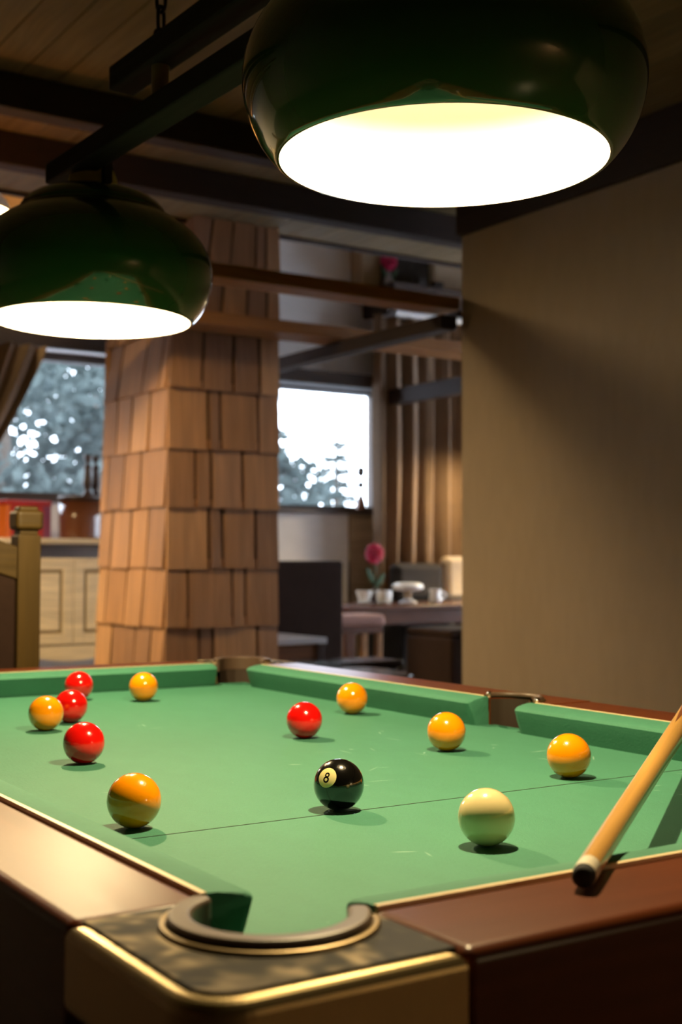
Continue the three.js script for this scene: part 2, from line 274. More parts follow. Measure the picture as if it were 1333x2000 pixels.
// ------------------------------------------------------------------ pool table
const TB = 0.801, XA = 0.367, XB = 1.257, ZN = -0.637, ZF = -2.300, ZM = -1.468;   // cloth height, cushion lines
const table = thing('pool_table', 'pool table with green cloth, dark red wooden rails and a metal corner cap', 'pool table', [0.812, 0, -1.4685]);
const TP = [0.812, 0, -1.4685], toT = (g) => g.translate(-TP[0], 0, -TP[2]);
const PR = 0.047;                                     // pocket radius
const corners = [[XA, ZN, 1, 1], [XB, ZN, -1, 1], [XA, ZF, 1, -1], [XB, ZF, -1, -1]], middles = [[XA - 0.022, ZM, 1], [XB + 0.022, ZM, -1]];
{ // cloth bed with the six pockets cut out
  const s = new THREE.Shape(), a = XA - 0.01, b = XB + 0.01, n = ZN + 0.01, f = ZF - 0.01;
  s.moveTo(a, -n); s.lineTo(b, -n); s.lineTo(b, -f); s.lineTo(a, -f); s.closePath();
  const bite = (x, z, r) => { const c = []; for (let k = 0; k < 48; k++) { const t = k / 48 * Math.PI * 2, X = x + r * Math.cos(t), Z = z + r * Math.sin(t); c.push([Math.min(b - 1e-3, Math.max(a + 1e-3, X)), Math.min(n - 1e-3, Math.max(f + 1e-3, Z))]); } const h = new THREE.Path(); c.forEach(([X, Z], i) => (i ? h.lineTo(X, -Z) : h.moveTo(X, -Z))); h.closePath(); s.holes.push(h); };
  for (const [x, z, dx, dz] of corners) bite(x + dx * 0.004, z - dz * 0.004, 0.045);
  for (const [x, z, dx] of middles) bite(x - dx * 0.012, z, 0.042);
  const g = clean(extrude(s, 0.03).translate(0, TB - 0.03, 0)), p = g.attributes.position, uv = new Float32Array(p.count * 2);
  for (let i = 0; i < p.count; i++) { uv[i * 2] = (p.getX(i) - 0.357) / 0.91; uv[i * 2 + 1] = (-p.getZ(i) - 0.627) / 1.683; }
  g.setAttribute('uv', new THREE.BufferAttribute(uv, 2)); part('cloth_bed', toT(g), M.bed, table);
}
part('baulk_line', toT(bx(XA + 0.02, XB - 0.02, TB - 0.002, TB + 0.0003, -1.0662, -1.0648)), M.line, table);
// cushions: a profile swept along the rail, drawn in to nothing round the jaws
const CP = [[-0.004, 0.030], [0, 0.0425], [0.010, 0.0422], [0.022, 0.0406], [0.032, 0.0384], [0.0362, 0.0362], [0.0378, 0.0336], [0.0370, 0.0308], [0.033, 0.018], [0.028, 0.006], [0.026, 0.0], [-0.004, 0.0]];
function cushion(p0, p1, n) {
  const L = Math.hypot(p1[0] - p0[0], p1[1] - p0[1]), d = [(p1[0] - p0[0]) / L, (p1[1] - p0[1]) / L], R = 0.012, ss = [];
  for (let k = 0; k <= 10; k++) ss.push(R * (1 - Math.cos(k / 10 * Math.PI / 2)));
  for (let k = 1; k < 24; k++) ss.push(R + (L - 2 * R) * k / 24);
  for (let k = 10; k >= 0; k--) ss.push(L - R * (1 - Math.cos(k / 10 * Math.PI / 2)));
  const pos = [], idx = [], uv = [], m = CP.length;
  for (const s of ss) { const e = Math.min(s, L - s), k = e >= R ? 1 : 0.72 + 0.28 * Math.sqrt(Math.max(0, 1 - (1 - e / R) ** 2));
    for (const [u, v] of CP) { const q = u > 0 ? u * k : u; pos.push(p0[0] + d[0] * s + n[0] * q - TP[0], TB + v, p0[1] + d[1] * s + n[1] * q - TP[2]); uv.push(s, u + v); } }
  const flip = d[0] * n[1] - d[1] * n[0] > 0, tri = (a, b, c) => (flip ? idx.push(a, c, b) : idx.push(a, b, c));
  for (let i = 0; i + 1 < ss.length; i++) for (let j = 0; j + 1 < m; j++) { const a = i * m + j, b = a + 1, c = a + m, e = c + 1; tri(a, c, b); tri(b, c, e); }
  for (const [o, w] of [[0, 0], [(ss.length - 1) * m, 1]]) for (let j = 1; j + 1 < m; j++) (w ? tri(o, o + j + 1, o + j) : tri(o, o + j, o + j + 1));
  const g = new THREE.BufferGeometry(); g.setAttribute('position', new THREE.Float32BufferAttribute(pos, 3)); g.setAttribute('uv', new THREE.Float32BufferAttribute(uv, 2)); g.setIndex(idx); g.computeVertexNormals();
  return toCreasedNormals(g, 0.7);
}
const JC = 0.079, JM = 0.049;                         // from the pocket to the start of a cushion
const cushions = [
  [[XA, ZN - JC], [XA, ZM + JM], [1, 0]], [[XA, ZM - JM], [XA, ZF + JC], [1, 0]],
  [[XB, ZN - JC], [XB, ZM + JM], [-1, 0]], [[XB, ZM - JM], [XB, ZF + JC], [-1, 0]],
  [[XA + 0.072, ZN], [XB - 0.072, ZN], [0, -1]], [[XA + 0.072, ZF], [XB - 0.072, ZF], [0, 1]]];
for (const [a, b, n] of cushions) {
  part('cushion', cushion(a, b, n), M.felt, table);
  const e = 0.0042, [x0, x1] = [Math.min(a[0], b[0]), Math.max(a[0], b[0])], [z0, z1] = [Math.min(a[1], b[1]), Math.max(a[1], b[1])];
  part('inlay_strip', toT(n[0] ? bx(n[0] > 0 ? x0 - e : x0, n[0] > 0 ? x0 : x0 + e, TB + 0.02, TB + 0.0432, z0, z1) : bx(x0, x1, TB + 0.02, TB + 0.0432, n[1] > 0 ? z0 - e : z0, n[1] > 0 ? z0 : z0 + e)), M.inlay, table);
}
const RT = TB + 0.042, RW = 0.095, RB = TB - 0.075;    // rail top, width, underside
const XO = XA - RW, XP = XB + RW, ZO = ZN + 0.099, ZQ = ZF - 0.099;
const CS = 0.0635;                                    // how far a corner plate reaches along the rail past the corner
const rail = (x0, x1, z0, z1, ax) => part('rail', toT(bx(x0, x1, RB, RT, z0, z1, 0.009, ax)), M.railWood, table);
rail(XO, XA - 0.0042, ZM + 0.075, ZN - CS, 'z'); rail(XO, XA - 0.0042, ZF + CS, ZM - 0.075, 'z');
rail(XB + 0.0042, XP, ZM + 0.075, ZN - CS, 'z'); rail(XB + 0.0042, XP, ZF + CS, ZM - 0.075, 'z');
rail(XA + CS, XB - CS, ZN + 0.0042, ZO, 'x'); rail(XA + CS, XB - CS, ZQ, ZF - 0.0042, 'x');
// corner caps: marbled plate in a rounded metal casting, with a raised U-shaped pocket rim
function arc(path, x, z, r, a0, a1, n = 28, first = false) { for (let k = 0; k <= n; k++) { const t = a0 + (a1 - a0) * k / n, X = x + r * Math.cos(t), Y = -(z + r * Math.sin(t)); first && k === 0 ? path.moveTo(X, Y) : path.lineTo(X, Y); } }
function cornerShape(pad, cut, rad) {     // near-left corner with the pocket at the origin, cushions towards +x and -z
  const s = new THREE.Shape(), w = RW - pad, wz = 0.099 - pad, e = CS - 0.001;
  s.moveTo(-w, e); s.lineTo(-cut * 0.30, e);                                   // along the left rail joint (shape y = -z)
  for (let k = 0; k <= 30; k++) { const t = -Math.PI * 0.60 - Math.PI * 1.30 * k / 30; s.lineTo(cut * Math.cos(t), -cut * Math.sin(t)); }
  s.lineTo(e, -cut * 0.30); s.lineTo(e, -wz);
  for (let k = 0; k <= 10; k++) { const t = -Math.PI / 2 - Math.PI / 2 * k / 10; s.lineTo(-w + rad + rad * Math.cos(t), -wz + rad + rad * Math.sin(t)); }
  s.closePath(); return s;
}
const rimShape = (r0, r1) => { const s = new THREE.Shape(), a0 = Math.PI * 24 / 180, a1 = Math.PI * 246 / 180; arc(s, 0, 0, r1, a0, a1, 40, true); const m = (r0 + r1) / 2, q = (r1 - r0) / 2; for (let k = 1; k < 8; k++) { const t = a1 + Math.PI * k / 8; s.lineTo(m * Math.cos(a1) + q * Math.cos(t), -(m * Math.sin(a1) + q * Math.sin(t))); } arc(s, 0, 0, r0, a1, a0, 40); for (let k = 1; k < 8; k++) { const t = a0 + Math.PI + Math.PI * k / 8; s.lineTo(m * Math.cos(a0) + q * Math.cos(t), -(m * Math.sin(a0) + q * Math.sin(t))); } s.closePath(); return s; };
const plateG = extrude(cornerShape(0.0075, 0.050, 0.022), 0.006, 0.0008, 2).translate(0, RT - 0.0052, 0);
const castG = extrude(cornerShape(-0.003, 0.052, 0.032), 0.050, 0.0075, 5).translate(0, RT - 0.051, 0);
const rimG = extrude(rimShape(0.0445, 0.0585), 0.028, 0.0028, 3).translate(0, RT - 0.020, 0);
const lipG = extrude(rimShape(0.058, 0.0635), 0.016, 0.0022, 3).translate(0, RT - 0.0125, 0);
const linerG = new THREE.CylinderGeometry(0.0455, 0.0455, 0.16, 32, 1, true, Math.PI * 0.5 - Math.PI * 1.36, Math.PI * 1.22);
for (const [x, z, dx, dz] of corners) {
  const turn = dx > 0 ? (dz > 0 ? 0 : -Math.PI / 2) : (dz > 0 ? Math.PI / 2 : Math.PI);
  const put = (name, g, m, par = table) => part(name, uvm(toT(g.clone().rotateY(turn).translate(x, 0, z)), 'x'), m, par);
  const cast = put('corner_casting', castG, M.castSide); put('corner_plate', plateG, M.marble, cast); put('pocket_lip', lipG, M.lip, cast);
  put('pocket_rim', rimG, M.rim);
  // pocket liner: a bent wall below the rim, open to the table
  const pts = []; for (let k = 0; k <= 24; k++) { const t = Math.PI * (20 + 230 * k / 24) / 180; pts.push([0.0450 * Math.cos(t), 0.0450 * Math.sin(t)]); }
  const pos = [], idx = []; pts.forEach(([a, b]) => { for (const [rr, yy] of [[1, RT - 0.004], [1, TB - 0.10], [1.05, TB - 0.10], [1.05, RT - 0.004]]) pos.push(a * rr, yy, b * rr); });
  for (let i = 0; i < 24; i++) for (let j = 0; j < 4; j++) { const a = i * 4 + j, b = i * 4 + (j + 1) % 4; idx.push(a, b, a + 4, b, b + 4, a + 4); }
  const lg = new THREE.BufferGeometry(); lg.setAttribute('position', new THREE.Float32BufferAttribute(pos, 3)); lg.setIndex(idx); lg.computeVertexNormals();
  put('pocket_liner', toCreasedNormals(lg, 0.8), M.liner);
}
// middle pockets
for (const [x, z, dx] of middles) {
  const s = new THREE.Shape(), out = dx > 0 ? XO : XP, inn = dx > 0 ? XA - 0.001 : XB + 0.001, g0 = z + 0.074, g1 = z - 0.074;
  s.moveTo(out, -g0); s.lineTo(out, -g1); s.lineTo(inn, -g1); s.lineTo(inn, -(z - 0.045));
  for (let k = 0; k <= 24; k++) { const t = -Math.PI / 2 + Math.PI * k / 24; s.lineTo(inn - dx * 0.047 * Math.cos(t), -(z + 0.045 * Math.sin(t))); }
  s.lineTo(inn, -g0); s.closePath();
  part('middle_pocket_block', uvm(toT(extrude(s, RT - RB, 0.002, 2).translate(0, RB, 0)), 'z'), M.railWood, table);
  const pts = []; for (let k = 0; k <= 24; k++) { const t = Math.PI / 2 * (1 - 2 * k / 24); pts.push([inn - dx * 0.046 * Math.cos(t), RT + 0.003, z + 0.047 * Math.sin(t)]); }
  part('pocket_rim', toT(tube(pts, 0.0042, 40, 10)), M.rim, table);
  const chr = part('pocket_lip', toT(tube(pts.map(([a, b, c]) => [x - dx * 0.004 + (a - x + dx * 0.004) * 1.14, RT + 0.0005, z + (c - z) * 1.14]), 0.0030, 40, 8)), M.lip, table);
  for (const sg of [-1, 1]) part('rim_button', toT(new THREE.SphereGeometry(0.0055, 16, 12).scale(1, 0.7, 1).translate(inn - dx * 0.006, RT + 0.004, z + sg * 0.054)), M.chrome, table);
  const pos = [], idx = []; for (let k = 0; k <= 24; k++) { const t = -Math.PI / 2 + Math.PI * k / 24; for (const [rr, yy] of [[0.0452, RT - 0.003], [0.0452, TB - 0.10], [0.048, TB - 0.10], [0.048, RT - 0.003]]) pos.push(inn - dx * rr * Math.cos(t), yy, z + rr * 0.985 * Math.sin(t)); }
  for (let i = 0; i < 24; i++) for (let j = 0; j < 4; j++) { const a = i * 4 + j, b = i * 4 + (j + 1) % 4; dx > 0 ? idx.push(a, a + 4, b, b, a + 4, b + 4) : idx.push(a, b, a + 4, b, b + 4, a + 4); }
  const lg = new THREE.BufferGeometry(); lg.setAttribute('position', new THREE.Float32BufferAttribute(pos, 3)); lg.setIndex(idx); lg.computeVertexNormals();
  part('pocket_liner', toT(toCreasedNormals(lg, 0.8)), M.liner, table);
}
part('cabinet_body', toT(bx(XO + 0.03, XP - 0.03, TB - 0.36, RB + 0.002, ZQ + 0.03, ZO - 0.03, 0.01)), M.bodyWood, table);
for (const [x, z] of [[XO + 0.10, ZO - 0.10], [XP - 0.10, ZO - 0.10], [XO + 0.10, ZQ + 0.10], [XP - 0.10, ZQ + 0.10]])
  part('leg', toT(new THREE.CylinderGeometry(0.075, 0.055, TB - 0.36, 4).rotateY(Math.PI / 4).translate(x, (TB - 0.36) / 2, z)), M.bodyWood, table);

// ------------------------------------------------------------------ balls
{
  const BR = 0.0254, sph = new THREE.SphereGeometry(1, 64, 40);
  const bm = (c) => phy(c, 0.16, { clearcoat: 1, clearcoatRoughness: 0.05 });
  const yellow = bm([0.92, 0.295, 0.002]), red = bm([0.70, 0.005, 0.003]), ivory = bm([0.82, 0.68, 0.36]);
  const ball = (x, z, r, m, label, cat = 'ball', group) => { const o = solid('pool_ball', sph, m, label, cat, [x, TB + r, z], group); o.scale.setScalar(r); return o; };
  const Y = 'yellow pool balls', R = 'red pool balls';
  ball(0.492, -1.108, BR, yellow, 'yellow ball nearest the camera, by the left cushion', 'ball', Y);
  ball(1.028, -1.096, BR, yellow, 'yellow ball beside the cue stick, just beyond the baulk line', 'ball', Y);
  ball(1.036, -1.336, BR, yellow, 'yellow ball nearest the middle pocket', 'ball', Y);
  ball(1.154, -1.738, BR, yellow, 'yellow ball close to the long far cushion, behind the red one', 'ball', Y);
  ball(0.661, -1.805, BR, yellow, 'yellow ball in front of a red ball at the left, almost touching it', 'ball', Y);
  ball(0.944, -2.090, BR, yellow, 'yellow ball farthest from the camera, near the far corner pocket', 'ball', Y);
  ball(0.940, -1.537, BR, red, 'red ball lying alone near the middle of the green cloth', 'ball', R);
  ball(0.594, -1.489, BR, red, 'red ball nearest the camera in the left-hand cluster', 'ball', R);
  ball(0.725, -1.872, BR, red, 'red ball half hidden behind the yellow ball at the left', 'ball', R);
  ball(0.855, -2.170, BR, red, 'red ball resting by the far short cushion', 'ball', R);
  ball(0.722, -0.874, 0.0251, ivory, 'plain ivory cue ball nearest the near rail', 'ball');
  // black eight: a cream spot with the figure 8
  const c = document.createElement('canvas'); c.width = 1024; c.height = 512; const k = c.getContext('2d');
  k.fillStyle = '#0b0a09'; k.fillRect(0, 0, 1024, 512); k.fillStyle = '#efdf9f'; k.beginPath(); k.arc(256, 256, 66, 0, Math.PI * 2); k.fill();
  k.strokeStyle = '#0c0a08'; k.lineWidth = 9.5; k.beginPath(); k.arc(256, 241, 12, 0, Math.PI * 2); k.stroke(); k.lineWidth = 10.5; k.beginPath(); k.arc(256, 271, 15.5, 0, Math.PI * 2); k.stroke();
  const t = new THREE.CanvasTexture(c); t.colorSpace = THREE.SRGBColorSpace;
  const b = ball(0.700, -1.078, BR, phy([1, 1, 1], 0.16, { map: t, clearcoat: 1, clearcoatRoughness: 0.05 }), 'black ball with a cream spot bearing the number 8', 'ball');
  const w = camera.position.clone().sub(b.position).normalize(), rt = new THREE.Vector3(0, 1, 0).cross(w).normalize(), up = w.clone().cross(rt);
  const n = rt.clone().multiplyScalar(-0.475).addScaledVector(up, 0.273).addScaledVector(w, 0.837).normalize();
  const u2 = up.clone().multiplyScalar(Math.cos(0.20)).addScaledVector(rt, Math.sin(0.20)); u2.addScaledVector(n, -u2.dot(n)).normalize();
  b.quaternion.setFromRotationMatrix(new THREE.Matrix4().makeBasis(u2.clone().cross(n), u2, n));
}

// ------------------------------------------------------------------ cue stick
{
  const P = new THREE.Vector3(0.566, RT + 0.0092, -0.592), d = new THREE.Vector3(0.793, 0.0045, -0.609).normalize(), L = 1.45;
  const cue = thing('cue_stick', 'pale wooden cue stick resting across the near rail and the right cushion', 'cue stick', P.toArray());
  cue.quaternion.setFromUnitVectors(new THREE.Vector3(0, 1, 0), d);
  const rad = (s) => 0.0077 + 0.0052 * s;
  part('shaft', uvm(lathe([[rad(0.030), 0.030], [rad(0.3), 0.3], [rad(0.6), 0.6], [rad(0.9), 0.9], [rad(0.96), 0.96]], 32), 'y'), M.maple, cue);
  part('ferrule', lathe([[0.0074, 0.009], [0.0077, 0.010], [0.0078, 0.030]], 32), M.ferrule, cue);
  part('leather_tip', lathe([[0, 0], [0.0045, 0.0006], [0.0070, 0.003], [0.0075, 0.0095]], 32), M.tip, cue);
  part('butt', uvm(lathe([[rad(0.96), 0.96], [rad(1.2), 1.2], [rad(1.43), 1.43], [rad(1.45) - 0.003, 1.45], [0, 1.45]], 32), 'y'), M.splice, cue);
  // splice: pointed tongues of dark wood running up the shaft
  for (let q = 0; q < 4; q++) {
    const pos = [], idx = [], n = 24, a0 = q * Math.PI / 2 + 2.6;
    for (let i = 0; i <= n; i++) { const s = 0.70 + 0.27 * i / n, w = (Math.PI / 4) * i / n; for (let j = 0; j <= 8; j++) { const a = a0 + w * (j / 4 - 1), r = rad(s) + 0.00025; pos.push(r * Math.cos(a), s, r * Math.sin(a)); } }
    for (let i = 0; i < n; i++) for (let j = 0; j < 8; j++) { const a = i * 9 + j; idx.push(a, a + 9, a + 1, a + 1, a + 9, a + 10); }
    const g = new THREE.BufferGeometry(); g.setAttribute('position', new THREE.Float32BufferAttribute(pos, 3)); g.setIndex(idx); g.computeVertexNormals(); part('splice_point', uvm(g, 'y'), M.splice, cue);
  }
}

// ------------------------------------------------------------------ billiard lamps and the rack that carries them
const LH = 0.415;
{
  const outer = [[0.1705, 0.0], [0.174, 0.0005], [0.180, 0.006], [0.191, 0.020], [0.202, 0.042], [0.2085, 0.068], [0.209, 0.088], [0.204, 0.112], [0.192, 0.136], [0.172, 0.158], [0.146, 0.176], [0.128, 0.186], [0.1255, 0.1885], [0.124, 0.195], [0.112, 0.209], [0.090, 0.221], [0.062, 0.2285], [0.034, 0.2325], [0.020, 0.2335], [0.0, 0.2335]];
  const inner = outer.slice(0, -2).map(([r, y], i) => [i === 0 ? 0.1705 : r - 0.004, i === 0 ? 0.0 : y - (y > 0.12 ? 0.004 : 0) + (y < 0.03 ? 0.001 : 0)]);
  inner.push([0.0, 0.2285]);
  const oc = new THREE.CatmullRomCurve3(outer.map(([r, y]) => new THREE.Vector3(r, y, 0)), false, 'centripetal').getPoints(90).map((v) => [Math.max(0, v.x), v.y]);
  const ic = new THREE.CatmullRomCurve3(inner.map(([r, y]) => new THREE.Vector3(r, y, 0)), false, 'centripetal').getPoints(60).map((v) => [Math.max(0, v.x), v.y]).reverse();
  const lampAt = (x, z, label) => {
    const o = thing('billiard_lamp', label, 'lamp', [x, H(LH), z], 0, 'green lamps over the pool table');
    part('lamp_shade', lathe(oc, 96), M.green, o);
    part('shade_lining', lathe(ic, 96), M.lining, o);
    part('brass_cap', lathe([[0.044, 0.230], [0.0435, 0.236], [0.041, 0.250], [0.036, 0.264], [0.028, 0.272], [0, 0.275]], 32), M.olive, o);
    part('lamp_holder', lathe([[0.022, 0.140], [0.024, 0.15], [0.024, 0.215], [0.016, 0.2285]], 24), M.white, o);
    part('reflector_bulb', lathe([[0.0405, 0.081], [0.0400, 0.096], [0.034, 0.119], [0.020, 0.140], [0.015, 0.156]], 40), M.white, o);
    part('bulb_face', lathe([[0, 0.072], [0.020, 0.0728], [0.034, 0.0760], [0.0395, 0.081], [0.0375, 0.093], [0, 0.095]], 40), M.bulb, o).castShadow = false;
    part('hanger_strap', merge([bx(-0.009, 0.009, 0.225, 0.290, 0.042, 0.052, 0.003)]).rotateY(0.15), M.dark, o);
    const l = new THREE.PointLight(WARM, LAMP_POWER, 0, 2); l.position.set(0, 0.085, 0); l.castShadow = true; l.shadow.radius = 0.6; l.name = 'lamp_light'; o.add(l);
    return o;
  };
  lampAt(0.803, -1.041, 'large green domed billiard lamp hanging nearest, at the top of the picture');
  lampAt(0.838, -2.085, 'green domed billiard lamp farther away, hanging at the left');
  const tilt = Math.atan2(0.035, 1.044);
  const rack = thing('lamp_rack', 'dark wooden lamp rack of two bars joined by pale dowels and hung on chains', 'lamp rack', [0.825, H(0.669), -1.563], tilt);
  part('lower_bar', bx(-0.023, 0.023, 0.0, 0.037, -0.61, 0.66, 0.004, 'z'), M.rack, rack);
  part('upper_bar', bx(-0.023, 0.023, 0.088, 0.128, -0.345, 0.40, 0.004, 'z'), M.rack, rack);
  for (const z of [-0.205, 0.245]) {
    part('dowel', uvm(new THREE.CylinderGeometry(0.0135, 0.0135, 0.053, 24).translate(0, 0.0625, z), 'y'), M.dowel, rack);
    const ch = part('chain_hook', new THREE.TorusGeometry(0.010, 0.003, 8, 20).translate(0, 0.136, z), M.iron, rack);
    const link = (() => { const c = []; for (let k = 0; k < 24; k++) { const t = k / 24 * Math.PI * 2; c.push(new THREE.Vector3(0.008 * Math.cos(t), 0.016 * Math.sin(t) + 0.006 * Math.sign(Math.sin(t)), 0)); } return new THREE.TubeGeometry(new THREE.CatmullRomCurve3(c, true), 28, 0.0030, 7, true); })();
    let k = 0; for (let y = 0.160; y < HC - 0.669; y += 0.034) part('chain_link', link.clone().rotateY((k++ % 2) * Math.PI / 2 + 0.5).translate(0, y, z), M.iron, ch);
  }
}

// ------------------------------------------------------------------ cream cone pendant, added fill lamps and table lamp
const cone = (p, up, power, label) => {
  const o = thing('cone_pendant', label, 'lamp', p);
  part('lamp_shade', lathe([[0.172, 0.0], [0.170, 0.0], [0.140, 0.050], [0.040, 0.148], [0, 0.150], [0, 0.153], [0.042, 0.151], [0.142, 0.053], [0.172, 0.003], [0.172, 0]], 48), M.shadeCream, o);
  part('flex', tube([[0, 0.152, 0], [0, (up + 0.152) / 2, 0], [0, up, 0]], 0.004, 8, 8), M.dark, o);
  part('lamp_holder', lathe([[0, 0.138], [0.016, 0.138], [0.016, 0.147], [0, 0.149]], 20), M.dark, o);
  part('bulb', new THREE.SphereGeometry(0.082, 32, 20).translate(0, 0.056, 0), M.bulbSoft, o).castShadow = false;
  const l = new THREE.PointLight(WARM, power, 0, 2); l.position.set(0, 0.056, 0); l.castShadow = true; l.shadow.radius = 4; l.name = 'pendant_light'; o.add(l);
};
cone([1.335, H(1.245), -4.535], 0.19, CONE_POWER, 'cream cone-shaped pendant shade at the left edge, partly hidden by a green lamp');
cone([0.95, H(0.80), -5.70], 1.80, SIDE_FILL_POWER, 'cream cone-shaped pendant shade added to brighten the sideboard, left of the view');  // unseen fill light added for the sideboard and the column's left face
cone([5.55, H(0.75), -6.50], 1.85, DINING_FILL_POWER, 'cream cone-shaped pendant shade added to brighten the dining table, behind the plastered wall');  // added out of sight to warm the crockery, cushions and curtain
cone([1.85, H(0.12), 1.40], HC - 0.12, BACK_FILL_POWER, 'cream cone-shaped pendant shade added behind the viewer to brighten the metal corner cap');  // added lamp, never in view; the floor it lights mirrors in the casting
{
  const o = thing('added_wall_lamp', 'small added wall lamp hidden behind the green lamp, lighting the pine boards', 'lamp', [2.5, H(1.62), ZB + 0.03]);  // lamp put in unseen to give the boards above their warm light
  part('wall_plate', bx(-0.04, 0.04, -0.05, 0.05, 0, 0.02, 0.005), M.dark, o);
  part('lamp_arm', tube([[0, 0, 0.015], [0, 0.0, 0.07], [0, 0.03, 0.10]], 0.006, 16, 8), M.dark, o);
  part('lamp_shade', lathe([[0.03, 0.03], [0.07, 0.09], [0.068, 0.09], [0.028, 0.034]], 32).translate(0, 0, 0.10), M.shadeCream, o);
  part('bulb', new THREE.SphereGeometry(0.022, 20, 14).translate(0, 0.062, 0.10), M.bulbSoft, o);
  const l = new THREE.PointLight(WARM, WALL_FILL_POWER, 0, 2); l.position.set(0, 0.062, 0.10); l.castShadow = true; l.shadow.radius = 1; l.name = 'added_wall_lamp_light'; o.add(l);
}
{
  const o = thing('floor_lamp', 'floor lamp with a fabric shade standing behind the plastered wall', 'lamp', [6.15, 0, -6.2]);
  part('lamp_base', lathe([[0, 0], [0.13, 0], [0.13, 0.015], [0.02, 0.03], [0, 0.03]], 32), M.dark, o);
  part('lamp_pole', lathe([[0.012, 0.03], [0.012, 1.18], [0, 1.18]], 16), M.dark, o);
  part('lamp_shade', new THREE.CylinderGeometry(0.11, 0.17, 0.22, 32, 1, true).translate(0, 1.27, 0), M.shadeCream, o);
  part('bulb', new THREE.SphereGeometry(0.03, 24, 16).translate(0, 1.21, 0), M.bulbSoft, o);
  const l = new THREE.PointLight(WARM, TABLE_LAMP_POWER, 0, 2); l.position.set(0, 1.21, 0); l.castShadow = true; l.shadow.radius = 1.5; l.name = 'floor_lamp_light'; o.add(l);
}

// ------------------------------------------------------------------ curtains
function pleats(w, top, bottom, folds, seed, edge) {       // hangs from y = top, spans x 0..w
  const r = rng(seed), nx = folds * 12, ny = 28, pos = [], uv = [], idx = [], ph = Array.from({ length: folds + 2 }, () => 0.7 + r() * 0.6), wob = Array.from({ length: 4 }, () => r() * 6);
  for (let j = 0; j <= ny; j++) for (let i = 0; i <= nx; i++) {
    const v = j / ny, u = i / nx, y = top + (bottom - top) * v, f = u * folds, a = ph[Math.floor(f)] * (1 - (f % 1)) + ph[Math.floor(f) + 1] * (f % 1);
    let x = u * w + 0.012 * Math.sin(v * 5 + wob[0] + f) * v; const z = 0.050 * a * Math.sin(f * Math.PI * 2 + 0.35 * Math.sin(v * 4 + wob[1])) * (0.75 + 0.3 * v) + 0.012 * Math.sin(f * Math.PI * 4.3 + wob[2]);
    if (edge) x = edge(u, y, w);
    pos.push(x, y, z); uv.push(u * w, y);
  }
  for (let j = 0; j < ny; j++) for (let i = 0; i < nx; i++) { const a = j * (nx + 1) + i, b = a + nx + 1; idx.push(a, b, a + 1, a + 1, b, b + 1); }
  const g = new THREE.BufferGeometry(); g.setAttribute('position', new THREE.Float32BufferAttribute(pos, 3)); g.setAttribute('uv', new THREE.Float32BufferAttribute(uv, 2)); g.setIndex(idx); g.computeVertexNormals(); return g;
}
solid('curtain', pleats(1.40, H(1.66), H(-0.235), 10, 3), M.curtain, 'brown pleated curtain hanging right of the bright window', 'curtain', [4.845, 0, -7.04]);
solid('curtain', pleats(1, H(1.25), H(-0.05), 9, 9, (u, y) => { const k = THREE.MathUtils.clamp((H(1.25) - y) / 0.75, 0, 1); return 1.5 + u * (1.10 - 0.36 * Math.pow(k, 1.15)); }), M.curtain, 'brown curtain drawn aside at the left window', 'curtain', [0, 0, -7.17]);
solid('curtain_rail', merge([tube([[5.0, H(1.69), -7.02], [5.8, H(1.69), -7.02], [6.5, H(1.69), -7.02]], 0.022, 8, 12)]), M.trim, 'pale rail above the right-hand curtain', 'curtain rail');

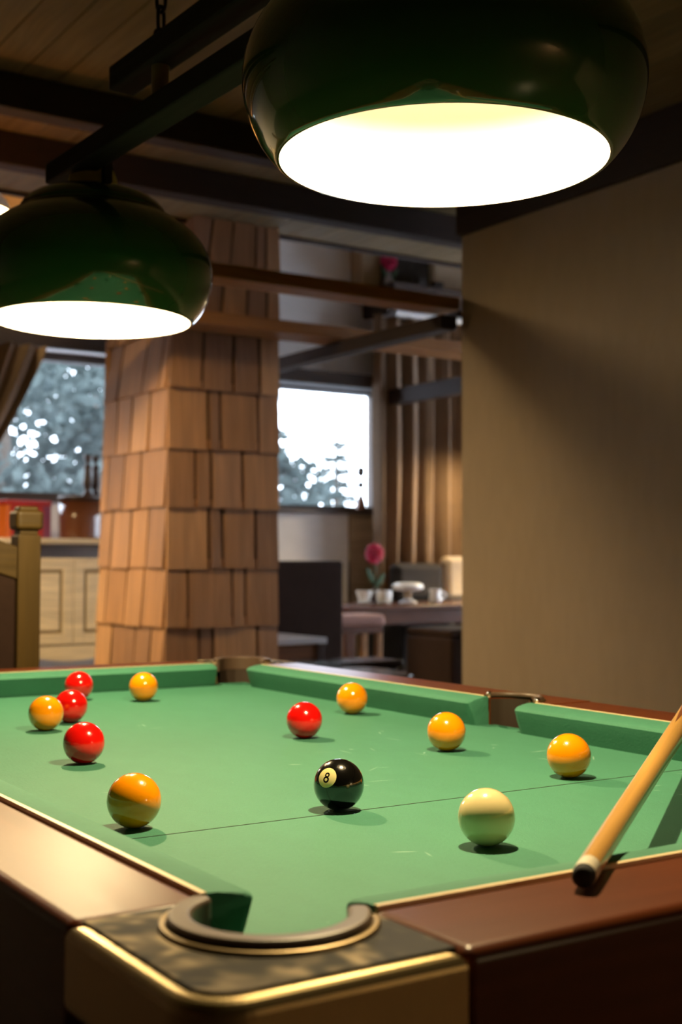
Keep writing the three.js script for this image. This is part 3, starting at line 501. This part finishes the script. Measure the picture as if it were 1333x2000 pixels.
// ------------------------------------------------------------------ sideboard and the things on it
{
  const o = thing('sideboard', 'cream sideboard with panelled doors and a scalloped apron', 'sideboard', [2.05, 0, -6.60]);
  const x0 = -0.9, x1 = 0.92, d = -0.44;
  part('counter_top', bx(x0 - 0.02, x1 + 0.02, H(0.088), H(0.117), d, 0.02, 0.006), M.cream, o);
  part('open_shelf_back', bx(x0, x1, H(0.012), H(0.088), d, d + 0.22), M.grey, o);
  part('carcass', bx(x0, x1, H(-0.50), H(0.012), d, -0.02, 0.004), M.cream, o);
  const dw = 0.383; let q = 0;
  for (let x = 0.503 - dw * 3; x < 0.9; x += dw + 0.004) {
    if (x < x0 - 0.01) continue; const e = Math.min(x + dw, x1), dr = part('door', merge([bx(x, e, H(-0.455), H(0.005), -0.02, -0.004, 0.003)]), M.cream, o), f = 0.058;
    part('door_groove', bx(x + f, e - f, H(-0.455 + f), H(0.005 - f), -0.012, -0.0032), M.groove, dr);
    part('door_stile', merge([bx(x, x + f, H(-0.455), H(0.005), -0.006, 0.006, 0.004), bx(e - f, e, H(-0.455), H(0.005), -0.006, 0.006, 0.004), bx(x + f, e - f, H(-0.455), H(-0.455 + f), -0.006, 0.006, 0.004), bx(x + f, e - f, H(0.005 - f), H(0.005), -0.006, 0.006, 0.004)]), M.cream, dr);
    part('door_panel', bx(x + f + 0.018, e - f - 0.018, H(-0.455 + f + 0.018), H(0.005 - f - 0.018), -0.006, 0.003, 0.004), M.cream, dr); q++;
  }
  const s = new THREE.Shape(); s.moveTo(x0, 0.055); s.lineTo(x0, -0.03);
  for (let k = 0; k <= 80; k++) { const x = x0 + (x1 - x0) * k / 80; s.lineTo(x, -0.008 - 0.022 * Math.abs(Math.cos((x - 0.5) * Math.PI / 0.39))); }
  s.lineTo(x1, 0.055); s.closePath();
  part('apron', uvm(new THREE.ExtrudeGeometry(s, { depth: 0.018, bevelEnabled: false }).translate(0, H(-0.515), -0.02), 'x'), M.cream, o);
  for (const x of [x0 + 0.03, x1 - 0.03]) for (const z of [-0.03, d + 0.03]) part('leg', bx(x - 0.025, x + 0.025, 0, H(-0.50), z - 0.025, z + 0.025, 0.004, 'y'), M.cream, o);
  const b = thing('gift_box', 'red box with a purple end standing on the sideboard behind the wooden chair', 'box', [2.385, H(0.117), -6.87], 0.10);
  part('box_body', bx(-0.135, 0.085, 0, 0.185, -0.05, 0.05, 0.004), M.red, b); part('box_end', bx(0.086, 0.130, 0, 0.185, -0.05, 0.05, 0.004), M.purple, b); part('box_lid', bx(-0.138, 0.133, 0.186, 0.212, -0.053, 0.053, 0.004), M.red, b); part('ribbon', bx(-0.137, -0.112, 0, 0.184, -0.052, 0.0525), M.orange, b);
  const c = thing('wooden_tub', 'round brown glossy tub with a flat lid on the sideboard', 'tub', [2.705, H(0.117), -6.86]);
  part('tub_body', lathe([[0, 0], [0.122, 0], [0.125, 0.01], [0.128, 0.12], [0.124, 0.215], [0, 0.215]], 40), M.brownGloss, c); part('lid', lathe([[0, 0.215], [0.131, 0.215], [0.131, 0.238], [0.125, 0.243], [0, 0.243]], 40), M.turned, c);
  const turned = [[0, 0], [0.034, 0], [0.034, 0.012], [0.020, 0.026], [0.017, 0.045], [0.026, 0.062], [0.030, 0.085], [0.024, 0.105], [0.020, 0.150], [0.025, 0.172], [0.012, 0.186], [0.010, 0.196], [0.022, 0.222], [0.024, 0.238], [0, 0.24]];
  solid('candlestick', lathe(turned, 28), M.turned, 'dark turned wooden candlestick on the lid of the brown tub, left of the pair', 'candlestick', [2.742, H(0.36), -6.86], 'turned candlesticks');
  solid('candlestick', lathe(turned, 28), M.turned, 'dark turned wooden candlestick on the tub, half hidden by the column', 'candlestick', [2.806, H(0.36), -6.90], 'turned candlesticks');
}
// wooden chair at the far end of the pool table
{
  const o = thing('wooden_chair', 'tall wooden chair with square posts and dark back panel beyond the pool table', 'chair', [0.71, 0, -2.76]);
  const post = (x) => { part('back_post', bx(x - 0.026, x + 0.026, 0, H(0.055), -0.026, 0.026, 0.003, 'y'), M.chairWood, o); part('post_finial', merge([bx(x - 0.021, x + 0.021, H(0.055), H(0.066), -0.021, 0.021, 0.002), bx(x - 0.031, x + 0.031, H(0.066), H(0.110), -0.031, 0.031, 0.010), bx(x - 0.022, x + 0.022, H(0.106), H(0.119), -0.022, 0.022, 0.006)]), M.chairWood, o); };
  post(0.250); post(-0.250);
  const s = new THREE.Shape(); s.moveTo(-0.226, -0.02); for (let k = 0; k <= 20; k++) { const t = k / 20; s.lineTo(-0.226 + 0.452 * t, 0.03 + 0.055 * Math.sin(Math.PI * t)); } s.lineTo(0.226, -0.025); for (let k = 20; k >= 0; k--) { const t = k / 20; s.lineTo(-0.226 + 0.452 * t, -0.035 + 0.05 * Math.sin(Math.PI * t)); } s.closePath();
  part('top_rail', uvm(new THREE.ExtrudeGeometry(s, { depth: 0.028, bevelEnabled: true, bevelSize: 0.003, bevelThickness: 0.003 }).translate(0, H(-0.005), -0.014), 'x'), M.chairWood, o);
  part('back_panel', bx(-0.224, 0.224, 0.74, H(0.012), -0.012, 0.012, 0.005), M.leather, o);
  part('seat', bx(-0.25, 0.25, 0.60, 0.66, -0.46, 0.0, 0.015), M.leather, o);
  for (const x of [-0.25, 0.25]) part('front_leg', bx(x - 0.024, x + 0.024, 0, 0.60, -0.46, -0.412, 0.003, 'y'), M.chairWood, o);
  part('stretcher', bx(-0.25, 0.25, 0.22, 0.25, -0.45, -0.42, 0.003), M.chairWood, o);
}

// ------------------------------------------------------------------ dining corner
{
  const o = thing('booth_seat', 'high dark brown upholstered booth seat seen from behind, beside the column', 'seat', [3.47, 0, -5.85]);
  part('backrest', bx(-0.36, 0.358, 0.06, H(0.0), -0.10, 0, 0.018), M.leather, o); part('seat', bx(-0.36, 0.358, 0.30, 0.46, -0.55, -0.10, 0.02), M.leather, o); part('plinth', bx(-0.34, 0.34, 0, 0.30, -0.53, -0.04), M.dark, o);
}
{
  const o = thing('low_cabinet', 'low brown wooden cabinet with a pale shiny top at the foot of the column', 'cabinet', [3.17, 0, -5.30]);
  part('cabinet_top', bx(-0.175, 0.195, H(-0.405), H(-0.375), -0.44, 0.01, 0.004), M.paleTop, o); part('cabinet_side', bx(-0.165, 0.145, 0.05, H(-0.405), -0.42, -0.01), M.cabinet, o); part('corner_post', bx(0.145, 0.185, 0, H(-0.405), -0.43, 0, 0.003, 'y'), M.turned, o); part('plinth', bx(-0.16, 0.145, 0, 0.05, -0.40, -0.03), M.dark, o);
}
{
  const o = thing('cube_seat', 'square dark brown upholstered cube seat beside the plastered wall', 'seat', [3.46, 0, -4.43]);
  part('upholstered_body', bx(0, 0.62, 0.05, H(-0.335), -0.34, 0, 0.018), M.leather, o); part('seat_cushion', bx(0.002, 0.618, H(-0.335), H(-0.302), -0.338, -0.002, 0.012), M.leather, o);
  part('feet', bx(0.03, 0.59, 0, 0.05, -0.31, -0.03), M.dark, o);
}
{
  const s = new THREE.Shape(), w = 0.38, d = 0.24, r = 0.12; s.moveTo(-w + r, -d); s.lineTo(w - r, -d); s.absarc(w - r, -d + r, r, -Math.PI / 2, 0); s.lineTo(w, d - r); s.absarc(w - r, d - r, r, 0, Math.PI / 2); s.lineTo(-w + r, d); s.absarc(-w + r, d - r, r, Math.PI / 2, Math.PI); s.lineTo(-w, -d + r); s.absarc(-w + r, -d + r, r, Math.PI, Math.PI * 1.5);
  const o = thing('coffee_table', 'dark glossy coffee table with rounded corners just behind the pool table', 'coffee table', [2.80, 0, -4.48]);
  part('table_top', extrude(s, 0.035, 0.008).translate(0, H(-0.50), 0), M.darkGloss, o); for (const x of [-0.27, 0.27]) for (const z of [-0.14, 0.14]) part('leg', bx(x - 0.02, x + 0.02, 0, H(-0.50), z - 0.02, z + 0.02, 0.003), M.dark, o);
}
{
  const o = thing('low_bench', 'low dark bench between the coffee table and the cube seat', 'bench', [3.29, 0, -5.02]);
  part('seat', bx(-0.29, 0.25, H(-0.50), H(-0.465), -0.13, 0.13, 0.01), M.darkGloss, o); for (const x of [-0.24, 0.20]) part('leg', bx(x - 0.025, x + 0.025, 0, H(-0.50), -0.11, 0.11, 0.003), M.dark, o);
}
{
  const o = thing('dining_table', 'reddish brown dining table laid with white crockery', 'table', [4.72, 0, -6.52]);
  part('table_top', bx(-0.68, 0.68, H(-0.296), H(-0.265), -0.22, 0.32, 0.008), M.tableWood, o); part('apron', bx(-0.62, 0.62, H(-0.38), H(-0.296), -0.18, 0.27), M.tableWood, o);
  for (const x of [-0.58, 0.58]) for (const z of [-0.14, 0.23]) part('leg', bx(x - 0.035, x + 0.035, 0, H(-0.38), z - 0.035, z + 0.035, 0.004, 'y'), M.tableWood, o);
  const t = H(-0.265);
  const cup = (x, z, r, h, label, flare) => { const q = thing('coffee_cup', label, 'cup', [x, t, z], 1.15); part('saucer', lathe([[0, 0.002], [0.035, 0.002], [r * 1.08, 0.010], [r * 1.1, 0.012], [0.035, 0.007], [0, 0.007]], 32), M.china, q); part('cup_body', lathe([[0, 0.008], [r * flare, 0.008], [r * (flare + 0.6) / 1.55, h * 0.5], [r, h], [r - 0.004, h], [r * flare - 0.004, 0.014], [0, 0.014]], 32), M.china, q); part('handle', new THREE.TorusGeometry(h * 0.27, 0.005, 8, 20).translate(r * 0.95 + 0.012, h * 0.52, 0), M.china, q); };
  cup(4.405, -6.50, 0.056, 0.082, 'wide white coffee cup at the left end of the dining table', 0.55); cup(4.525, -6.46, 0.050, 0.082, 'straight white coffee cup, second from the left on the table', 0.88);
  const q = thing('footed_dish', 'white footed dish with a wide bowl on the dining table', 'dish', [4.735, t, -6.50]);
  part('foot', lathe([[0, 0], [0.058, 0], [0.056, 0.010], [0.028, 0.024], [0.024, 0.030], [0, 0.03]], 32), M.china, q); part('dish_stem', lathe([[0.024, 0.03], [0.022, 0.06], [0.034, 0.078]], 24), M.cushionBeige, q); part('bowl', lathe([[0.030, 0.076], [0.085, 0.082], [0.101, 0.100], [0.096, 0.118], [0.070, 0.130], [0.03, 0.126], [0, 0.122]], 32), M.china, q);
  const j = thing('milk_jug', 'small white milk jug right of the footed dish', 'jug', [4.845, t, -6.36], -0.3);
  part('jug_body', lathe([[0, 0.003], [0.036, 0.003], [0.042, 0.03], [0.034, 0.065], [0.040, 0.090], [0.037, 0.090], [0.030, 0.065], [0, 0.02]], 28), M.china, j); part('handle', new THREE.TorusGeometry(0.022, 0.005, 8, 18).translate(0.048, 0.05, 0), M.china, j);
  const st = thing('upholstered_stool', 'stool with a rose seat cushion standing by the dining table', 'stool', [4.03, 0, -6.065]);
  part('seat_cushion', bx(-0.175, 0.165, H(-0.375), H(-0.302), -0.115, 0.105, 0.032), M.cushionRose, st); part('seat_frame', bx(-0.16, 0.15, H(-0.41), H(-0.372), -0.10, 0.09, 0.004), M.tableWood, st); for (const x of [-0.14, 0.13]) for (const z of [-0.08, 0.07]) part('leg', bx(x - 0.018, x + 0.018, 0, H(-0.41), z - 0.018, z + 0.018, 0.003), M.plank, st);
  const sf = thing('bench_sofa', 'grey brown bench sofa along the window wall behind the dining table', 'sofa', [5.75, 0, -6.90]);
  part('seat', bx(-0.88, 0.95, 0.32, H(-0.262), -0.34, 0.15, 0.03), M.cushionDark, sf); part('plinth', bx(-0.85, 0.92, 0, 0.32, -0.28, 0.12), M.dark, sf);
  const cush = (name, x, w, h, z, m, label, y = H(-0.262)) => { const g = new RoundedBoxGeometry(w, h, 0.13, 5, 0.05), p = g.attributes.position; for (let i = 0; i < p.count; i++) { const a = Math.abs(p.getX(i)) / (w / 2), b = Math.abs(p.getY(i)) / (h / 2); p.setZ(i, p.getZ(i) * (1.15 - 0.55 * Math.max(a, b) ** 3)); } g.computeVertexNormals(); return solid(name, g, m, label, 'cushion', [x, y + h / 2, z]); };
  cush('cushion', 5.065, 0.41, 0.248, -6.86, M.cushionDark, 'dark brown cushion on the bench sofa behind the white crockery'); cush('cushion', 5.50, 0.45, 0.295, -6.86, M.cushionBeige, 'beige cushion on the bench sofa beside the plastered wall');
  // flowers
  const flower = (x, y, z, tall, label, vaseMat) => { const f = thing('flower_vase', label, 'vase', [x, y, z]); const r = rng(Math.floor(x * 1000 + y * 77));
    part('vase', lathe([[0, 0], [0.022, 0], [0.030, 0.02], [0.026, 0.05], [0.012, 0.085], [0.015, 0.10], [0.012, 0.10], [0.009, 0.085], [0, 0.03]], 24), vaseMat, f);
    part('stem', tube([[0, 0.05, 0], [0.006, tall * 0.6, 0.004], [0, tall, 0]], 0.004, 16, 6), M.leaf, f);
    const leaf = new THREE.SphereGeometry(1, 10, 8).scale(0.020, 0.060, 0.004); part('leaf', leaf.clone().rotateZ(0.5).translate(-0.03, tall * 0.55, 0), M.leaf, f); part('leaf', leaf.clone().rotateZ(-0.6).translate(0.034, tall * 0.45, 0.01), M.leaf, f);
    const list = []; for (let k = 0; k < 46; k++) { const a = Math.acos(1 - 2 * (k + 0.5) / 46), b = k * 2.39996, g = new THREE.SphereGeometry(1, 8, 6).scale(0.021, 0.007, 0.017); g.rotateZ(0.5 * (r() - 0.5)); g.lookAt(new THREE.Vector3(Math.sin(a) * Math.cos(b), Math.cos(a), Math.sin(a) * Math.sin(b))); g.translate(0.046 * Math.sin(a) * Math.cos(b), tall + 0.052 * Math.cos(a), 0.046 * Math.sin(a) * Math.sin(b)); list.push(g); }
    part('flower_head', merge(list), M.pink, f); return f; };
  flower(4.52, H(-0.265), -6.56, 0.31, 'pink flower in a slim dark vase on the dining table', M.turned);
  flower(4.90, H(1.845), -6.95, 0.165, 'pink flower in a small grey vase on the high shelf', M.grey);
}
// high shelf above the curtain
{
  const o = thing('wall_shelf', 'dark wooden shelf high on the window wall above the curtain', 'shelf', [5.85, H(1.80), ZB]);
  part('shelf_board', bx(-1.02, 1.1, 0, 0.045, 0, 0.52, 0.004), M.beam, o); for (const x of [-0.9, 0.0, 0.9]) part('bracket', bx(x - 0.02, x + 0.02, -0.12, 0, 0, 0.3, 0.004), M.beam, o);
  const mk = (name, x, w, h, z, m, label) => { const g = new RoundedBoxGeometry(w, h, 0.12, 4, 0.045); solid(name, g, m, label, 'cushion', [x, H(1.845) + h / 2, z]); };
  mk('cushion', 5.17, 0.37, 0.36, -7.14, M.cushionDark, 'dark cushion leaning at the back of the high shelf');
  mk('cushion', 5.58, 0.40, 0.33, -7.16, M.cushionBeige, 'pale cushion on the high shelf beside the plastered wall');
  solid('storage_box', bx(-0.035, 0.035, 0, 0.05, -0.03, 0.03, 0.004), M.dark, 'small dark box on the high shelf, nearer the pink flower', 'box', [5.10, H(1.845), -6.86]); solid('storage_box', bx(-0.035, 0.035, 0, 0.05, -0.03, 0.03, 0.004), M.dark, 'small dark box on the high shelf, farther from the pink flower', 'box', [5.24, H(1.845), -6.86]);
}
// figurine on the right-hand sill
{
  const o = thing('figurine', 'small dark carved figurine on the right-hand window sill', 'figurine', [4.895, H(0.352), -7.27]);
  part('robe', lathe([[0, 0], [0.040, 0], [0.040, 0.01], [0.028, 0.06], [0.008, 0.115], [0, 0.118]], 24), M.brownGloss, o);
  part('neck', lathe([[0.0035, 0.11], [0.0035, 0.245]], 10), M.turned, o);
  const s = new THREE.Shape(); for (let k = 0; k < 10; k++) { const a = k / 10 * Math.PI * 2 + 0.3, q = k % 2 ? 0.018 : 0.034; k ? s.lineTo(q * Math.cos(a), q * Math.sin(a)) : s.moveTo(q * Math.cos(a), q * Math.sin(a)); } s.closePath();
  part('star', new THREE.ExtrudeGeometry(s, { depth: 0.012, bevelEnabled: true, bevelSize: 0.002, bevelThickness: 0.002 }).translate(0, 0.172, -0.006).rotateY(-0.5), M.turned, o);
  part('head', new THREE.CapsuleGeometry(0.027, 0.020, 6, 16).translate(0, 0.262, 0), M.turned, o);
}

// ------------------------------------------------------------------ outdoors
struct('ground', new THREE.PlaneGeometry(160, 160, 40, 40).rotateX(-Math.PI / 2).translate(20, -1.2, -60), M.snow).name = 'ground';
{
  const sprig = (() => { const t = []; for (let k = 0; k < 3; k++) { const a = k * Math.PI / 3; const c = Math.cos(a), s = Math.sin(a); t.push(0, 0, 0, 0.045 * c, 0.10, 0.045 * s, 0, 0.24, 0, 0, 0, 0, 0, 0.24, 0, -0.045 * c, 0.10, -0.045 * s); } const g = new THREE.BufferGeometry(); g.setAttribute('position', new THREE.Float32BufferAttribute(t, 3)); g.computeVertexNormals(); return g; })();
  const V = new THREE.Vector3(), Q = new THREE.Quaternion(), S = new THREE.Vector3(), MX = new THREE.Matrix4(), UP = new THREE.Vector3(0, 1, 0);
  function foliage(list, mat, parent) { const m = new THREE.InstancedMesh(sprig, mat, list.length); m.name = 'foliage'; m.userData.kind = 'stuff'; list.forEach(([p, d, k], i) => { Q.setFromUnitVectors(UP, V.set(...d).normalize()); MX.compose(new THREE.Vector3(...p), Q, S.setScalar(k)); m.setMatrixAt(i, MX); }); shade(m); parent.add(m); }
  function conifer(x, z, h, rad, n, seed, label, mat = M.needles, group, size = 0.55 + 0.09 * h, dense = 3) {
    const r = rng(seed), y0 = -1.2, o = thing('conifer', label, 'tree', [x, y0, z], 0, group), list = [];
    part('trunk', new THREE.CylinderGeometry(0.02, 0.05 + h * 0.018, h, 8).translate(0, h / 2, 0), M.bark, o);
    const tiers = Math.round(h * dense), br = [];
    for (let t = 0; t < tiers; t++) { const v = 0.06 + 0.92 * t / tiers, L = rad * Math.pow(1 - v, 0.8) + 0.08, y = v * h, nb = 7;
      for (let b = 0; b < nb; b++) { const a = b / nb * 6.283 + t * 1.3 + r() * 0.5, l = L * (0.7 + 0.5 * r()); br.push([y, a, l]); } }
    const tot = br.reduce((s, q) => s + q[2], 0);
    for (const [y, a, l] of br) { const k = Math.max(3, Math.round(n * l / tot)); for (let i = 0; i < k; i++) { const f = (i + r()) / k, R = l * f, dr = -0.25 * R + 0.10 * f * f * l; list.push([[Math.cos(a) * R + (r() - 0.5) * 0.12, y + dr + (r() - 0.5) * 0.10, Math.sin(a) * R + (r() - 0.5) * 0.12], [Math.cos(a) + (r() - 0.5) * 1.4, (r() - 0.35) * 0.9, Math.sin(a) + (r() - 0.5) * 1.4], (0.6 + r() * 0.8) * size]); } }
    foliage(list, mat, o); return o;
  }
  function broad(x, z, h, rx, n, seed, label, mat, group) {
    const r = rng(seed), y0 = -1.2, o = thing('bushy_tree', label, 'tree', [x, y0, z], 0, group), list = [];
    part('trunk', tube([[0, 0, 0], [0.1, h * 0.4, 0.05], [0, h * 0.8, 0]], 0.10, 16, 8), M.bark, o);
    const clumps = Array.from({ length: 26 }, () => { const a = r() * 6.283, q = Math.sqrt(r()) * rx; return [Math.cos(a) * q, h * (0.15 + 0.85 * r()), Math.sin(a) * q, 0.25 + 0.4 * r()]; });
    for (let i = 0; i < n; i++) { const c = clumps[i % 26], a = r() * 6.283, b = Math.acos(2 * r() - 1), q = Math.cbrt(r()) * c[3] * (rx / 1.2); list.push([[c[0] + q * Math.sin(b) * Math.cos(a), c[1] + q * Math.cos(b), c[2] + q * Math.sin(b) * Math.sin(a)], [r() - 0.5, r() - 0.3, r() - 0.5], 0.5 + r() * 0.7]); }
    foliage(list, mat, o); return o;
  }
  const G = 'trees outside the left window';
  broad(4.3, -13.2, 4.6, 1.5, 2600, 41, 'frosty tree outside the left window, farthest left', M.needles, G);
  broad(5.6, -14.0, 5.2, 1.6, 2800, 42, 'frosty tree in the middle of the left window', M.needles, G);
  broad(6.9, -16.5, 5.6, 1.7, 2800, 43, 'frosty tree outside the left window, beside the column', M.needles, G);
  broad(4.9, -18.5, 6.4, 2.2, 2600, 44, 'bluish tree at the back outside the left window', M.needles, G);
  broad(2.6, -14.0, 5.0, 1.6, 1800, 45, 'frosty tree outside the left window, hidden behind the curtain', M.needles, G);
  conifer(10.85, -16.8, 4.35, 0.86, 5200, 51, 'young spruce standing alone in the right-hand window', M.needles, undefined, 0.40, 4.6);
  broad(8.75, -15.0, 3.55, 1.0, 1100, 52, 'low bush at the bottom left of the right-hand window', M.needles);
  conifer(7.95, -14.4, 5.2, 0.9, 500, 53, 'thin conifer beside the column in the right-hand window', M.needles);
  broad(11.6, -19.0, 3.35, 1.3, 900, 54, 'low shrubs along the sill of the right-hand window', M.needles);
}

renderer.render(scene, camera);
